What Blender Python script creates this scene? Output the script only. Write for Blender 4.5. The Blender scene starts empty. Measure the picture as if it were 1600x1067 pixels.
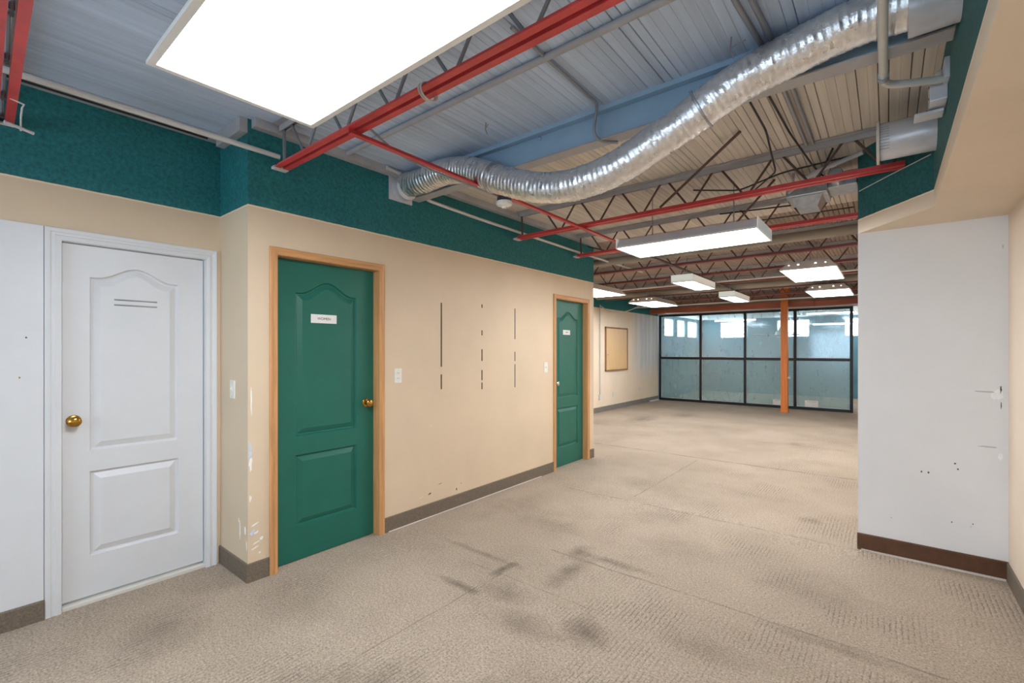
import bpy, bmesh, math, random
from mathutils import Vector, Matrix, noise as mnoise
random.seed(7)
PI = math.pi
S = bpy.context.scene
COL = S.collection

# ------------------------------------------------------------------ camera
F_PX, YAW, CAM_H = 727.07, math.radians(38.918), 1.45
cd = bpy.data.cameras.new('camera')
cd.sensor_fit = 'HORIZONTAL'; cd.sensor_width = 36.0
cd.lens = F_PX * 36.0 / 1600.0
cd.shift_y = (546.59 - 533.5) / 1600.0
cd.clip_start = 0.02
cam = bpy.data.objects.new('camera', cd); COL.objects.link(cam)
cam.location = (0, 0, CAM_H); cam.rotation_euler = (PI/2, 0, YAW)
S.camera = cam

# ------------------------------------------------------------------ world, daylight, exposure
w = bpy.data.worlds.new('world'); S.world = w; w.use_nodes = True
w.node_tree.nodes['Background'].inputs[0].default_value = (0.80, 0.90, 1.0, 1)
w.node_tree.nodes['Background'].inputs[1].default_value = 1.0
def area(name, loc, rot, sx, sy, power, color):
    l = bpy.data.lights.new(name, 'AREA'); l.shape = 'RECTANGLE'
    l.size = sx; l.size_y = sy; l.energy = power; l.color = color
    o = bpy.data.objects.new(name, l); COL.objects.link(o)
    o.location = loc; o.rotation_euler = rot
    return o
# added cool light at an added, unseen window behind the camera
area('window_daylight', (-1.5, -3.40, 1.65), (-PI/2, 0, PI), 3.4, 1.5, 85, (0.66, 0.83, 1.0))
vs = S.view_settings
S.display_settings.display_device = 'sRGB'
vs.view_transform = 'Standard'; vs.look = 'None'; vs.gamma = 1.0; vs.use_curve_mapping = False
vs.exposure = 0.0
LAMP = 31.0          # strength of the fluorescent lenses

# ------------------------------------------------------------------ materials
def lin(c):
    return tuple(((v/255)/12.92 if v/255 <= .04045 else ((v/255+.055)/1.055)**2.4) for v in c) + (1,)
def newmat(name):
    m = bpy.data.materials.new(name); m.use_nodes = True
    nt = m.node_tree; b = nt.nodes['Principled BSDF']
    return m, nt, b
def node(nt, t, **k):
    n = nt.nodes.new(t)
    for a, v in k.items(): setattr(n, a, v)
    return n
def pos(nt):
    return node(nt, 'ShaderNodeNewGeometry').outputs['Position']
def nz(nt, vec, scale, detail=3, rough=.55, dist=0):
    n = node(nt, 'ShaderNodeTexNoise'); n.inputs['Scale'].default_value = scale
    n.inputs['Detail'].default_value = detail; n.inputs['Roughness'].default_value = rough
    n.inputs['Distortion'].default_value = dist
    nt.links.new(vec, n.inputs['Vector']); return n.outputs['Fac']
def ramp(nt, fac, stops):
    r = node(nt, 'ShaderNodeValToRGB'); e = r.color_ramp.elements
    while len(e) < len(stops): e.new(.5)
    for el, (p, c) in zip(e, stops):
        el.position = p; el.color = c if len(c) == 4 else (*c, 1)
    nt.links.new(fac, r.inputs[0]); return r.outputs[0]
def mth(nt, op, a, b=None, clamp=False):
    n = node(nt, 'ShaderNodeMath', operation=op, use_clamp=clamp)
    for i, v in enumerate((a, b)):
        if v is None: continue
        if isinstance(v, (int, float)): n.inputs[i].default_value = v
        else: nt.links.new(v, n.inputs[i])
    return n.outputs[0]
def mixc(nt, fac, a, b, mode='MIX'):
    n = node(nt, 'ShaderNodeMixRGB', blend_type=mode)
    for i, v in enumerate((fac, a, b)):
        if isinstance(v, (int, float)): n.inputs[i].default_value = v
        elif isinstance(v, tuple): n.inputs[i].default_value = v
        else: nt.links.new(v, n.inputs[i])
    return n.outputs[0]
def bump(nt, b, h, strength, dist=.005):
    n = node(nt, 'ShaderNodeBump'); n.inputs['Strength'].default_value = strength
    n.inputs['Distance'].default_value = dist
    nt.links.new(h, n.inputs['Height']); nt.links.new(n.outputs[0], b.inputs['Normal'])
def sc(c, k): return tuple(min(1, v*k) for v in c[:3]) + (1,)
def plain(name, rgb, rough=.5, metal=0, var=.10, vscale=6, bscale=0, bstr=.1, spec=None):
    m, nt, b = newmat(name); c = lin(rgb)
    f = nz(nt, pos(nt), vscale, 4)
    nt.links.new(ramp(nt, f, [(.3, sc(c, 1-var)), (.7, sc(c, 1+var))]), b.inputs['Base Color'])
    b.inputs['Roughness'].default_value = rough; b.inputs['Metallic'].default_value = metal
    if spec is not None: b.inputs['Specular IOR Level'].default_value = spec
    if bscale: bump(nt, b, nz(nt, pos(nt), bscale, 3), bstr)
    return m
def emit(name, rgb, strength):
    m, nt, b = newmat(name); c = lin(rgb)
    b.inputs['Base Color'].default_value = c
    b.inputs['Emission Color'].default_value = c
    b.inputs['Emission Strength'].default_value = strength
    return m
M = {}
def wallpaint(name, top, low, zc, stain=.06):
    m, nt, b = newmat(name); P = pos(nt)
    x = node(nt, 'ShaderNodeSeparateXYZ'); nt.links.new(P, x.inputs[0])
    edge = mth(nt, 'ADD', x.outputs[2], mth(nt, 'MULTIPLY', mth(nt, 'SUBTRACT', nz(nt, P, 14), .5), .006))
    f = mth(nt, 'GREATER_THAN', edge, zc)
    tc, lc = lin(top), lin(low)
    lowc = ramp(nt, nz(nt, P, 1.6, 5), [(.3, sc(lc, 1-stain)), (.7, sc(lc, 1+stain*.6))])
    topc = ramp(nt, nz(nt, P, 48, 3, .65), [(.3, sc(tc, .66)), (.7, sc(tc, 1.30))])
    nt.links.new(mixc(nt, f, mixc(nt, mth(nt, 'GREATER_THAN', edge, zc-.010), lowc, sc(lc, 1.22)), topc), b.inputs['Base Color'])
    b.inputs['Roughness'].default_value = .62
    bump(nt, b, nz(nt, P, 160, 2), .12, .002)
    return m
TEAL = (26, 108, 112)
M['wall'] = wallpaint('beige_teal_paint', TEAL, (214, 192, 163), 2.359)
M['wall_bulk'] = wallpaint('beige_teal_bulkhead_paint', (26, 96, 100), (232, 214, 190), 2.400)
M['wall_far'] = wallpaint('beige_teal_far_paint', (20, 98, 100), (222, 200, 174), 2.43, .10)
M['beige'] = plain('beige_paint', (230, 210, 188), .65, var=.03, vscale=2, bscale=160)
M['white_paint'] = plain('white_paint', (236, 236, 237), .5, var=.025, vscale=2.5)
M['white_trim'] = plain('white_trim_paint', (212, 212, 213), .42, var=.02)
M['teal_wall'] = plain('teal_wall_paint', (96, 140, 156), .7, var=.08, vscale=3)
M['green_door'] = plain('green_door_paint', (20, 98, 82), .42, var=.06, vscale=5, bscale=120, bstr=.08)
M['ceil_white'] = plain('white_ceiling_paint', (225, 230, 232), .7, var=.02)
M['dark'] = plain('dark_void', (26, 24, 24), .9)
M['baseboard'] = plain('taupe_carpet_base', (112, 99, 84), .85, var=.28, vscale=120, bscale=260, bstr=.3)
M['baseboard_brown'] = plain('brown_rubber_base', (92, 58, 36), .55, var=.22, vscale=14)
M['baseboard_grey'] = plain('grey_rubber_base', (128, 122, 114), .6, var=.06)
M['caulk'] = plain('pale_caulk', (214, 208, 198), .7, var=.05)
M['brass'] = plain('brass', (186, 140, 66), .22, 1.0, var=.06)
M['chrome'] = plain('satin_chrome', (205, 205, 205), .25, 1.0, var=.04)
M['plastic'] = plain('ivory_plastic', (226, 222, 212), .4, var=.02)
M['paper'] = plain('white_paper', (232, 228, 224), .7, var=.02)
M['ink'] = plain('black_ink', (38, 34, 34), .7)
M['strip'] = plain('dark_adhesive', (84, 72, 58), .8, var=.25, vscale=40)
M['red'] = plain('red_oxide_paint', (206, 70, 72), .38, var=.14, vscale=9)
M['rust'] = plain('dark_red_paint', (146, 88, 82), .5, var=.16, vscale=9)
M['web'] = plain('dark_brown_rod_paint', (84, 64, 58), .55, var=.15)
M['web_grey'] = plain('grey_rod_paint', (120, 120, 124), .5, var=.12)
M['steel_grey'] = plain('grey_steel_paint', (172, 171, 174), .5, var=.10, vscale=7)
M['steel_blue'] = plain('blue_grey_beam_paint', (160, 192, 218), .48, var=.05, vscale=5)
M['plank_blue'] = None
M['conduit'] = plain('grey_conduit', (150, 152, 158), .4, .3, var=.08)
M['conduit_white'] = plain('white_conduit', (208, 206, 202), .42, var=.05)
M['pipe'] = plain('pale_grey_pipe', (150, 143, 132), .6, var=.10, vscale=4)
M['housing'] = plain('white_enamel', (234, 232, 228), .4, var=.04)
M['housing_grey'] = plain('grey_enamel', (206, 208, 214), .42, var=.04)
M['lens'] = emit('fluorescent_lens', (240, 247, 255), LAMP)
M['lens_far'] = emit('far_fluorescent_lens', (240, 247, 255), LAMP*.66)
M['acrylic'] = emit('lit_acrylic', (214, 214, 208), .30)
M['hole'] = emit('lit_hole', (255, 246, 225), 6)
M['sky'] = emit('bright_daylight', (240, 248, 255), 15)
M['tube'] = emit('lit_tube', (245, 250, 255), 26.0)
M['frame_black'] = plain('black_aluminium', (22, 26, 28), .4, .2, var=.1)
M['cable'] = plain('black_cable', (30, 30, 32), .6)
M['navy'] = plain('navy_plastic', (52, 58, 74), .5)
M['groove'] = plain('grey_adhesive', (150, 148, 146), .7)
M['hatch_frame'] = plain('brown_edge', (150, 108, 70), .6, var=.1)

def wood(name, rgb, axis=2, dark=.78):
    m, nt, b = newmat(name); c = lin(rgb)
    mp = node(nt, 'ShaderNodeMapping'); s = [34, 34, 34]; s[axis] = 2.2
    mp.inputs['Scale'].default_value = s; nt.links.new(pos(nt), mp.inputs[0])
    f = nz(nt, mp.outputs[0], 1, 5, .6, .6)
    nt.links.new(ramp(nt, f, [(.3, sc(c, dark)), (.7, sc(c, 1.12))]), b.inputs['Base Color'])
    b.inputs['Roughness'].default_value = .42
    return m
M['oak_v'] = wood('oak_casing_vertical', (204, 150, 98), 2)
M['oak_h'] = wood('oak_casing_horizontal', (204, 150, 98), 1)
M['post'] = wood('orange_stained_timber', (212, 120, 46), 2)
M['beam_wood'] = wood('red_brown_timber', (166, 92, 66), 0)
M['hatch'] = wood('maple_panel', (226, 186, 132), 2, .92)

def plankmat(name, rgb):
    m, nt, b = newmat(name); c = lin(rgb)
    info = node(nt, 'ShaderNodeObjectInfo')
    mp = node(nt, 'ShaderNodeMapping'); mp.inputs['Scale'].default_value = (40, 1.2, 40)
    nt.links.new(pos(nt), mp.inputs[0])
    f = nz(nt, mp.outputs[0], 1, 4)
    base = ramp(nt, f, [(.3, sc(c, .9)), (.7, sc(c, 1.08))])
    v = mth(nt, 'ADD', mth(nt, 'MULTIPLY', info.outputs['Random'], .16), .92)
    cm = node(nt, 'ShaderNodeCombineColor')
    for i in range(3): nt.links.new(v, cm.inputs[i])
    nt.links.new(mixc(nt, 1.0, base, cm.outputs[0], 'MULTIPLY'), b.inputs['Base Color'])
    b.inputs['Roughness'].default_value = .6
    return m
M['plank_blue'] = plankmat('blue_grey_deck_paint', (194, 211, 234))  # grey deck near the camera, cool light put into its colour
M['plank_taupe'] = plankmat('taupe_deck_paint', (212, 204, 194))  # same grey deck past the beam, warm light put into its colour
M['plank_far'] = plankmat('brown_deck_paint', (158, 140, 128))  # browner tone for the deck past the wall end

def foilmat():
    m, nt, b = newmat('crinkled_foil'); P = pos(nt)
    b.inputs['Metallic'].default_value = 1.0
    f = nz(nt, P, 30, 4, .6)
    nt.links.new(ramp(nt, f, [(.3, (.74, .74, .76, 1)), (.7, (.93, .93, .94, 1))]), b.inputs['Base Color'])
    nt.links.new(ramp(nt, nz(nt, P, 22, 3), [(.3, (.24,)*3), (.7, (.42,)*3)]), b.inputs['Roughness'])
    bump(nt, b, nz(nt, P, 60, 3, .6, .5), .26, .008)
    return m
M['foil'] = foilmat()
M['galv'] = plain('galvanised_sheet', (176, 180, 186), .34, .85, var=.16, vscale=22, bscale=40, bstr=.1)
M['galv_white'] = plain('white_duct_wrap', (206, 206, 212), .35, .2, var=.08, vscale=14)

def carpetmat():
    m, nt, b = newmat('ribbed_taupe_carpet'); P = pos(nt)
    x = node(nt, 'ShaderNodeSeparateXYZ'); nt.links.new(P, x.inputs[0])
    X, Y = x.outputs[0], x.outputs[1]
    c = lin((170, 153, 135))
    speck = nz(nt, P, 105, 3, .75)
    col = ramp(nt, speck, [(.28, sc(c, .42)), (.50, sc(c, 1.0)), (.70, sc(c, 1.42))])
    mid = nz(nt, P, 55, 3, .6)
    col = mixc(nt, 1.0, col, ramp(nt, mid, [(.3, (.86,)*3), (.7, (1.08,)*3)]), 'MULTIPLY')
    big = nz(nt, P, .9, 5, .6)
    col = mixc(nt, 1.0, col, ramp(nt, big, [(.3, (.86, .85, .83)), (.65, (1.05, 1.05, 1.05))]), 'MULTIPLY')
    # ribs run along the length of the room and show only where the pile is worn
    wob = mth(nt, 'MULTIPLY', nz(nt, P, 9, 2), .016)
    rib = mth(nt, 'SINE', mth(nt, 'MULTIPLY', mth(nt, 'ADD', X, wob), 2*PI/.024))
    ribm = ramp(nt, rib, [(.0, (1,)*3), (.45, (.0,)*3)])
    rib01 = mth(nt, 'MULTIPLY', mth(nt, 'ADD', rib, 1), .5)
    ribl = ramp(nt, rib01, [(.0, (1,)*3), (.30, (0,)*3)])
    worn = ramp(nt, nz(nt, P, 1.5, 3, .6), [(.47, (0,)*3), (.62, (1,)*3)])
    brk = ramp(nt, nz(nt, P, 34, 2), [(.38, (0,)*3), (.52, (1,)*3)])
    ribf = mth(nt, 'MULTIPLY', mth(nt, 'MULTIPLY', ribl, worn), mth(nt, 'MULTIPLY', brk, .62))
    col = mixc(nt, ribf, col, sc(c, .25))
    # carpet seams: thin dark lines across the room, the ridge's one with painted shade
    def seam_and_shade(ys, xa, xb, width, k, axis=Y, other=X):
        nonlocal col
        wv = mth(nt, 'MULTIPLY', mth(nt, 'SUBTRACT', nz(nt, P, 3, 3), .5), .04)
        d = mth(nt, 'ABSOLUTE', mth(nt, 'SUBTRACT', mth(nt, 'ADD', axis, wv), ys))
        f = mth(nt, 'SUBTRACT', 1, mth(nt, 'DIVIDE', d, width), True)
        g = mth(nt, 'MULTIPLY', mth(nt, 'GREATER_THAN', other, xa), mth(nt, 'LESS_THAN', other, xb))
        br = ramp(nt, nz(nt, P, 5, 3), [(.38, (.1,)*3), (.55, (1,)*3)])
        f = mth(nt, 'MULTIPLY', mth(nt, 'MULTIPLY', f, g), mth(nt, 'MULTIPLY', br, k))
        col = mixc(nt, f, col, sc(c, .22))
    seam_and_shade(6.44, -5.2, .2, .022, .7); seam_and_shade(4.18, -2.6, -.17, .010, .6); seam_and_shade(2.80, -1.9, .5, .013, .55)
    seam_and_shade(2.30, -2.2, -1.2, .006, .5); seam_and_shade(8.2, -5.2, -.2, .02, .4)
    seam_and_shade(-1.95, 1.0, 2.3, .006, .6, X, Y); seam_and_shade(-1.70, .4, 1.0, .006, .6, X, Y); seam_and_shade(-1.95, 4.2, 6.3, .014, .45, X, Y)
    # soiling, each with its own place and size
    for (sx, sy, rx, ry, k) in [(-2.05, 2.03, .20, .05, .75), (-1.98, 2.36, .05, .16, .8), (-1.78, 2.14, .22, .14, .45),
        (-1.72, 2.88, .10, .20, .5), (-1.45, 2.90, .35, .06, .5), (-1.22, 2.10, .16, .15, .65), (-1.50, 1.95, .25, .14, .45), (-1.72, 1.15, .22, .28, .5),
        (-.50, 4.68, .10, .12, .5), (-4.0, 9.3, .30, .70, .55), (-3.5, 10.4, .35, .5, .35), (-1.1, 8.3, .15, .2, .4),
        (-1.55, 4.0, .35, .30, .22), (-2.2, 3.2, .4, .15, .25), (-.2, 2.75, .45, .06, .4), (-1.85, 4.75, .6, .3, .18),
        (-1.1, 1.55, .3, .25, .35), (-2.6, 1.3, .35, .2, .2), (-.7, 2.35, .3, .12, .3), (-1.62, 2.62, .10, .34, .5), (-2.25, 2.45, .5, .04, .45), (-1.35, 1.2, .12, .4, .4), (-1.9, 1.0, .25, .2, .35), (-1.2, 3.4, .3, .3, .22), (-.35, 3.3, .4, .25, .2), (-2.7, 3.6, .25, .5, .2), (-2.9, .75, .3, .25, .3)]:
        dx = mth(nt, 'DIVIDE', mth(nt, 'SUBTRACT', X, sx), rx); dy = mth(nt, 'DIVIDE', mth(nt, 'SUBTRACT', Y, sy), ry)
        d = mth(nt, 'SQRT', mth(nt, 'ADD', mth(nt, 'MULTIPLY', dx, dx), mth(nt, 'MULTIPLY', dy, dy)))
        d = mth(nt, 'ADD', d, mth(nt, 'MULTIPLY', mth(nt, 'SUBTRACT', nz(nt, P, 9, 4, .65), .5), 1.5))
        f = mth(nt, 'MULTIPLY', mth(nt, 'SUBTRACT', 1, d, True), k)
        col = mixc(nt, f, col, sc(lin((96, 84, 72)), .8))
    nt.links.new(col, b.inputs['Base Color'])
    b.inputs['Roughness'].default_value = .95; b.inputs['Specular IOR Level'].default_value = .15
    h = mth(nt, 'ADD', mth(nt, 'MULTIPLY', speck, .6), mth(nt, 'MULTIPLY', mth(nt, 'MULTIPLY', rib01, worn), .6))
    bump(nt, b, h, .6, .006)
    return m
M['carpet'] = carpetmat()

def glassmat(name, haze, hcol, rough):
    m = bpy.data.materials.new(name); m.use_nodes = True; nt = m.node_tree
    for n in list(nt.nodes):
        if n.type == 'BSDF_PRINCIPLED': nt.nodes.remove(n)
    out = [n for n in nt.nodes if n.type == 'OUTPUT_MATERIAL'][0]
    P = pos(nt)
    tr = node(nt, 'ShaderNodeBsdfTransparent'); tr.inputs[0].default_value = (.86, .95, .96, 1)
    df = node(nt, 'ShaderNodeBsdfDiffuse'); df.inputs[0].default_value = hcol
    gl = node(nt, 'ShaderNodeBsdfGlossy'); gl.inputs['Roughness'].default_value = rough
    gl.inputs[0].default_value = (.9, .95, 1, 1)
    mp = node(nt, 'ShaderNodeMapping'); mp.inputs['Scale'].default_value = (3.5, 1, 1.2); nt.links.new(P, mp.inputs[0])
    f = ramp(nt, nz(nt, mp.outputs[0], 3, 6, .7), [(.25, (haze*.75,)*3), (.75, (min(1, haze*1.25),)*3)])
    a = node(nt, 'ShaderNodeMixShader'); nt.links.new(f, a.inputs[0])
    nt.links.new(tr.outputs[0], a.inputs[1]); nt.links.new(df.outputs[0], a.inputs[2])
    g = node(nt, 'ShaderNodeMixShader'); g.inputs[0].default_value = .07
    nt.links.new(a.outputs[0], g.inputs[1]); nt.links.new(gl.outputs[0], g.inputs[2])
    nt.links.new(g.outputs[0], out.inputs[0])
    return m
M['glass_up'] = glassmat('dusty_glass', .26, (.74, .88, .96, 1), .08)
M['glass_low'] = glassmat('hazy_glass', .40, (.36, .50, .50, 1), .2)
M['glass_clear'] = glassmat('clear_glass', .03, (.8, .9, .9, 1), .02)

def farwallmat():
    m, nt, b = newmat('stained_far_wall_paint'); P = pos(nt)
    x = node(nt, 'ShaderNodeSeparateXYZ'); nt.links.new(P, x.inputs[0])
    lc, tc, gc = lin((242, 222, 196)), lin((18, 110, 114)), lin((226, 224, 224))
    base = ramp(nt, nz(nt, P, 1.5, 4), [(.3, sc(lc, .94)), (.7, sc(lc, 1.03))])
    mp = node(nt, 'ShaderNodeMapping'); mp.inputs['Scale'].default_value = (1, 3.2, .35); nt.links.new(P, mp.inputs[0])
    streak = ramp(nt, nz(nt, mp.outputs[0], 1.6, 4), [(.3, sc(gc, .72)), (.65, sc(gc, 1.08))])
    # grey unpainted stretch next to the glass partition
    f = mth(nt, 'MULTIPLY', mth(nt, 'SUBTRACT', mth(nt, 'ADD', x.outputs[1], mth(nt, 'MULTIPLY', nz(nt, P, 2.2), .5)), 11.6), 1.4, True)
    g = mth(nt, 'MULTIPLY', f, mth(nt, 'MULTIPLY', mth(nt, 'SUBTRACT', x.outputs[2], .55), 1.6, True))
    col = mixc(nt, g, base, streak)
    col = mixc(nt, mth(nt, 'GREATER_THAN', x.outputs[2], 2.43), col, tc)
    nt.links.new(col, b.inputs['Base Color']); b.inputs['Roughness'].default_value = .6
    return m
M['wall_far'] = farwallmat()

# ------------------------------------------------------------------ mesh helpers (world coordinates)
ORG = {}
class MB:
    def __init__(s): s.v = []; s.f = []; s.smooth = False
    def add(s, vs, fs):
        n = len(s.v); s.v += [Vector(p) for p in vs]; s.f += [tuple(i+n for i in f) for f in fs]; return s
    def box(s, a, b, bev=0):
        x0, y0, z0 = (min(p, q) for p, q in zip(a, b)); x1, y1, z1 = (max(p, q) for p, q in zip(a, b))
        if bev <= 0:
            return s.add([(x0,y0,z0),(x1,y0,z0),(x1,y1,z0),(x0,y1,z0),(x0,y0,z1),(x1,y0,z1),(x1,y1,z1),(x0,y1,z1)],
                [(0,3,2,1),(4,5,6,7),(0,1,5,4),(1,2,6,5),(2,3,7,6),(3,0,4,7)])
        bm = bmesh.new(); bmesh.ops.create_cube(bm, size=1)
        for v in bm.verts: v.co = Vector(((x0+x1)/2+v.co.x*(x1-x0), (y0+y1)/2+v.co.y*(y1-y0), (z0+z1)/2+v.co.z*(z1-z0)))
        bmesh.ops.bevel(bm, geom=bm.edges[:], offset=bev, segments=2, affect='EDGES', profile=.6)
        return s.bm(bm)
    def bm(s, bm):
        bm.verts.index_update()
        s.add([v.co for v in bm.verts], [[v.index for v in f.verts] for f in bm.faces]); bm.free(); return s
    def prism(s, poly, z0, z1):      # poly: list of (x,y), counter-clockwise from above
        n = len(poly)
        return s.add([(x, y, z0) for x, y in poly]+[(x, y, z1) for x, y in poly],
            [tuple(reversed(range(n))), tuple(range(n, 2*n))]+[(i, (i+1) % n, (i+1) % n+n, i+n) for i in range(n)])
    def sweep(s, prof, a, b, side, up):   # constant profile (u,v) swept from a to b
        a, b, side, up = map(Vector, (a, b, side, up)); n = len(prof)
        vs = [p+side*u+up*v for p in (a, b) for u, v in prof]
        return s.add(vs, [tuple(range(n)), tuple(reversed(range(n, 2*n)))]+[(i, i+n, (i+1) % n+n, (i+1) % n) for i in range(n)])
    def tube(s, pts, r, seg=10, caps=True):
        pts = [Vector(p) for p in pts]; n = len(pts); rad = r if isinstance(r, (list, tuple)) else [r]*n
        rings = []; ref = None
        for i, p in enumerate(pts):
            t = (pts[min(i+1, n-1)]-pts[max(i-1, 0)]).normalized()
            if ref is None: ref = Vector((0, 0, 1)) if abs(t.z) < .9 else Vector((1, 0, 0))
            u = (ref-t*ref.dot(t)).normalized(); ref = u; w_ = t.cross(u)
            rings.append([p+(u*math.cos(2*PI*k/seg)+w_*math.sin(2*PI*k/seg))*rad[i] for k in range(seg)])
        vs = [q for rg in rings for q in rg]; fs = []
        for i in range(n-1):
            for k in range(seg):
                a, b = i*seg+k, i*seg+(k+1) % seg
                fs.append((a, b, b+seg, a+seg))
        if caps: fs += [tuple(reversed(range(seg))), tuple(range((n-1)*seg, n*seg))]
        s.smooth = True
        return s.add(vs, fs)
    def lathe(s, base, axis, prof, seg=20):   # prof: (distance along axis, radius)
        base, axis = Vector(base), Vector(axis).normalized()
        u = axis.orthogonal().normalized(); w_ = axis.cross(u); n = len(prof)
        vs = [base+axis*d+(u*math.cos(2*PI*k/seg)+w_*math.sin(2*PI*k/seg))*max(r, 1e-4) for d, r in prof for k in range(seg)]
        fs = [(i*seg+k, i*seg+(k+1) % seg, (i+1)*seg+(k+1) % seg, (i+1)*seg+k) for i in range(n-1) for k in range(seg)]
        fs += [tuple(reversed(range(seg))), tuple(range((n-1)*seg, n*seg))]
        s.smooth = True
        return s.add(vs, fs)
    def build(s, name, mat, parent=None, label=None, cat=None, group=None, kind=None, fix=True):
        if parent is not None: org = ORG[parent.name]
        else:
            xs, ys, zs = zip(*s.v); org = Vector(((min(xs)+max(xs))/2, (min(ys)+max(ys))/2, min(zs)))
        me = bpy.data.meshes.new(name); me.from_pydata([v-org for v in s.v], [], s.f)
        if fix:
            bm = bmesh.new(); bm.from_mesh(me); bmesh.ops.recalc_face_normals(bm, faces=bm.faces[:]); bm.to_mesh(me); bm.free()
        if s.smooth:
            for p in me.polygons: p.use_smooth = True
            try: me.set_sharp_from_angle(angle=math.radians(40))
            except Exception: pass
        me.materials.append(M[mat] if isinstance(mat, str) else mat)
        o = bpy.data.objects.new(name, me); COL.objects.link(o)
        if parent is not None: o.parent = parent; ORG[o.name] = org
        else: o.location = org; ORG[o.name] = org
        return tag(o, label, cat, group, kind)
def tag(o, label=None, cat=None, group=None, kind=None):
    if label: o['label'] = label
    if cat: o['category'] = cat
    if group: o['group'] = group
    if kind: o['kind'] = kind
    return o
def thing(name, loc, label=None, cat=None, group=None, kind=None):
    o = bpy.data.objects.new(name, None); COL.objects.link(o); o.location = loc; o.empty_display_size = .1
    ORG[o.name] = Vector(loc)
    return tag(o, label, cat, group, kind)
def bez(pts, n=10):       # Catmull-Rom through points
    pts = [Vector(p) for p in pts]; out = []
    P = [pts[0]*2-pts[1]]+pts+[pts[-1]*2-pts[-2]]
    for i in range(1, len(P)-2):
        p0, p1, p2, p3 = P[i-1:i+3]
        for k in range(n):
            t = k/n
            out.append(.5*((2*p1)+(p2-p0)*t+(2*p0-5*p1+4*p2-p3)*t*t+(3*p1-p0-3*p2+p3)*t**3))
    out.append(pts[-1]); return out
def rounded(pts, r=.05, n=5):   # polyline with rounded corners
    pts = [Vector(p) for p in pts]; out = [pts[0]]
    for a, b, c in zip(pts, pts[1:], pts[2:]):
        p, q = b+(a-b).normalized()*min(r, (a-b).length*.45), b+(c-b).normalized()*min(r, (c-b).length*.45)
        for k in range(n+1):
            t = k/n; out.append(p*(1-t)**2+b*2*t*(1-t)+q*t*t)
    out.append(pts[-1]); return out

# ------------------------------------------------------------------ dimensions
XL, XR, XF = -3.098, -3.544, -5.21      # long wall, recessed wall, far room's wall
YC, YE = 1.22, 5.594                    # corner and end of the long wall
XP0, XP1, YP = -.169, .589, 4.226       # white end wall
YG, YB = 13.247, 17.2                   # glass partition, back room's wall
DECK = 2.89
YBACK = -3.6

# ------------------------------------------------------------------ floor (with the carpet's ridges)
def ridge(x, y):
    z = 0
    yr = 2.825+.012*math.sin(x*3.1)
    a = max(0, min(1, (x+2.3)/.8))
    z += .015*a*math.exp(-((y-yr)/.020)**2)
    z += .005*math.exp(-((y-4.20-.02*math.sin(x*4))/.03)**2)*(1 if -2.6 < x < -.1 else 0)
    return z
ys = [YBACK]; y = YBACK
while y < YB:
    y += .008 if 2.72 < y < 2.92 else (.03 if 4.0 < y < 4.4 else .25)
    ys.append(min(y, YB))
xs = [XF-.1+i*.1 for i in range(int((XP1+.1-XF+.1)/.1)+2)]
fl = MB(); nx = len(xs)
fl.add([(x, y, ridge(x, y)) for y in ys for x in xs], [(j*nx+i, j*nx+i+1, (j+1)*nx+i+1, (j+1)*nx+i) for j in range(len(ys)-1) for i in range(nx-1)])
fl.smooth = True
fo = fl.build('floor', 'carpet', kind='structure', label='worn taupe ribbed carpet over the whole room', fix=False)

# ------------------------------------------------------------------ walls
def wall(name, mat, boxes=(), label=None, prisms=()):
    m = MB()
    for a, b in boxes: m.box(a, b)
    for pl, z0, z1 in prisms: m.prism(pl, z0, z1)
    return m.build(name, mat, kind='structure', label=label)
T = .12
D2 = (1.388, 2.184); D3 = (4.657, 5.428); DW = (.425, 1.140)      # door openings along the wall
DH, DG = 2.062, 2.078
wl = wall('wall_left', 'wall', [((XL-T, YC, 0), (XL, D2[0], DECK)), ((XL-T, D2[0], DG), (XL, D2[1], DECK)), ((XL-T, D2[1], 0), (XL, D3[0], DECK)),
    ((XL-T, D3[0], DG), (XL, D3[1], DECK)), ((XL-T, D3[1], 0), (XL, YE, DECK)), ((XF, YE-T, 0), (XL-T, YE, DECK))], 'beige wall with a dark teal upper band and two green doors')
wr = wall('wall_recess', 'wall', [((XR-T, YBACK, 0), (XR, DW[0], DECK)), ((XR-T, DW[0], DH), (XR, DW[1], DECK)), ((XR-T, DW[1], 0), (XR, YC+T, DECK)),
    ((XR, YC, 0), (XL-T, YC+T, DECK))], 'beige and teal wall around the white door')
wall('wall_right', 'beige', [((XP1, YBACK, 0), (XP1+T, YP+.1, DECK))], 'plain beige wall beside the white end wall')
we = wall('wall_end', 'white_paint', [((XP0, YP, 0), (XP1, YP+.10, 2.297))], 'white painted end wall under the bulkhead')
wall('wall_bulkhead', 'wall_bulk', (), 'beige bulkhead with a teal upper band and a slanted corner',
     [([(.213, YBACK), (XP1, YBACK), (XP1, YP+.10), (XP0, YP+.10), (XP0, YP), (.213, 3.71)], 2.297, DECK)])
wall('wall_partition', 'beige', [((XP0, YP+.10, 0), (XP0+.10, YB, DECK))], 'beige partition running on behind the white end wall')
wf = wall('wall_far', 'wall_far', [((XF-T, YE-T, 0), (XF, YG, DECK))], 'far beige wall with grey stains and a teal band')
wall('wall_back', 'beige', [((XR, YBACK-T, 0), (-3.3, YBACK, DECK)), ((.3, YBACK-T, 0), (XP1, YBACK, DECK)), ((-3.3, YBACK-T, 0), (.3, YBACK, .85)), ((-3.3, YBACK-T, 2.45), (.3, YBACK, DECK))])
wb = thing('window_1', (-1.5, YBACK, .85), kind='structure')  # window added out of view to bring in cool daylight
m = MB()
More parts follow.
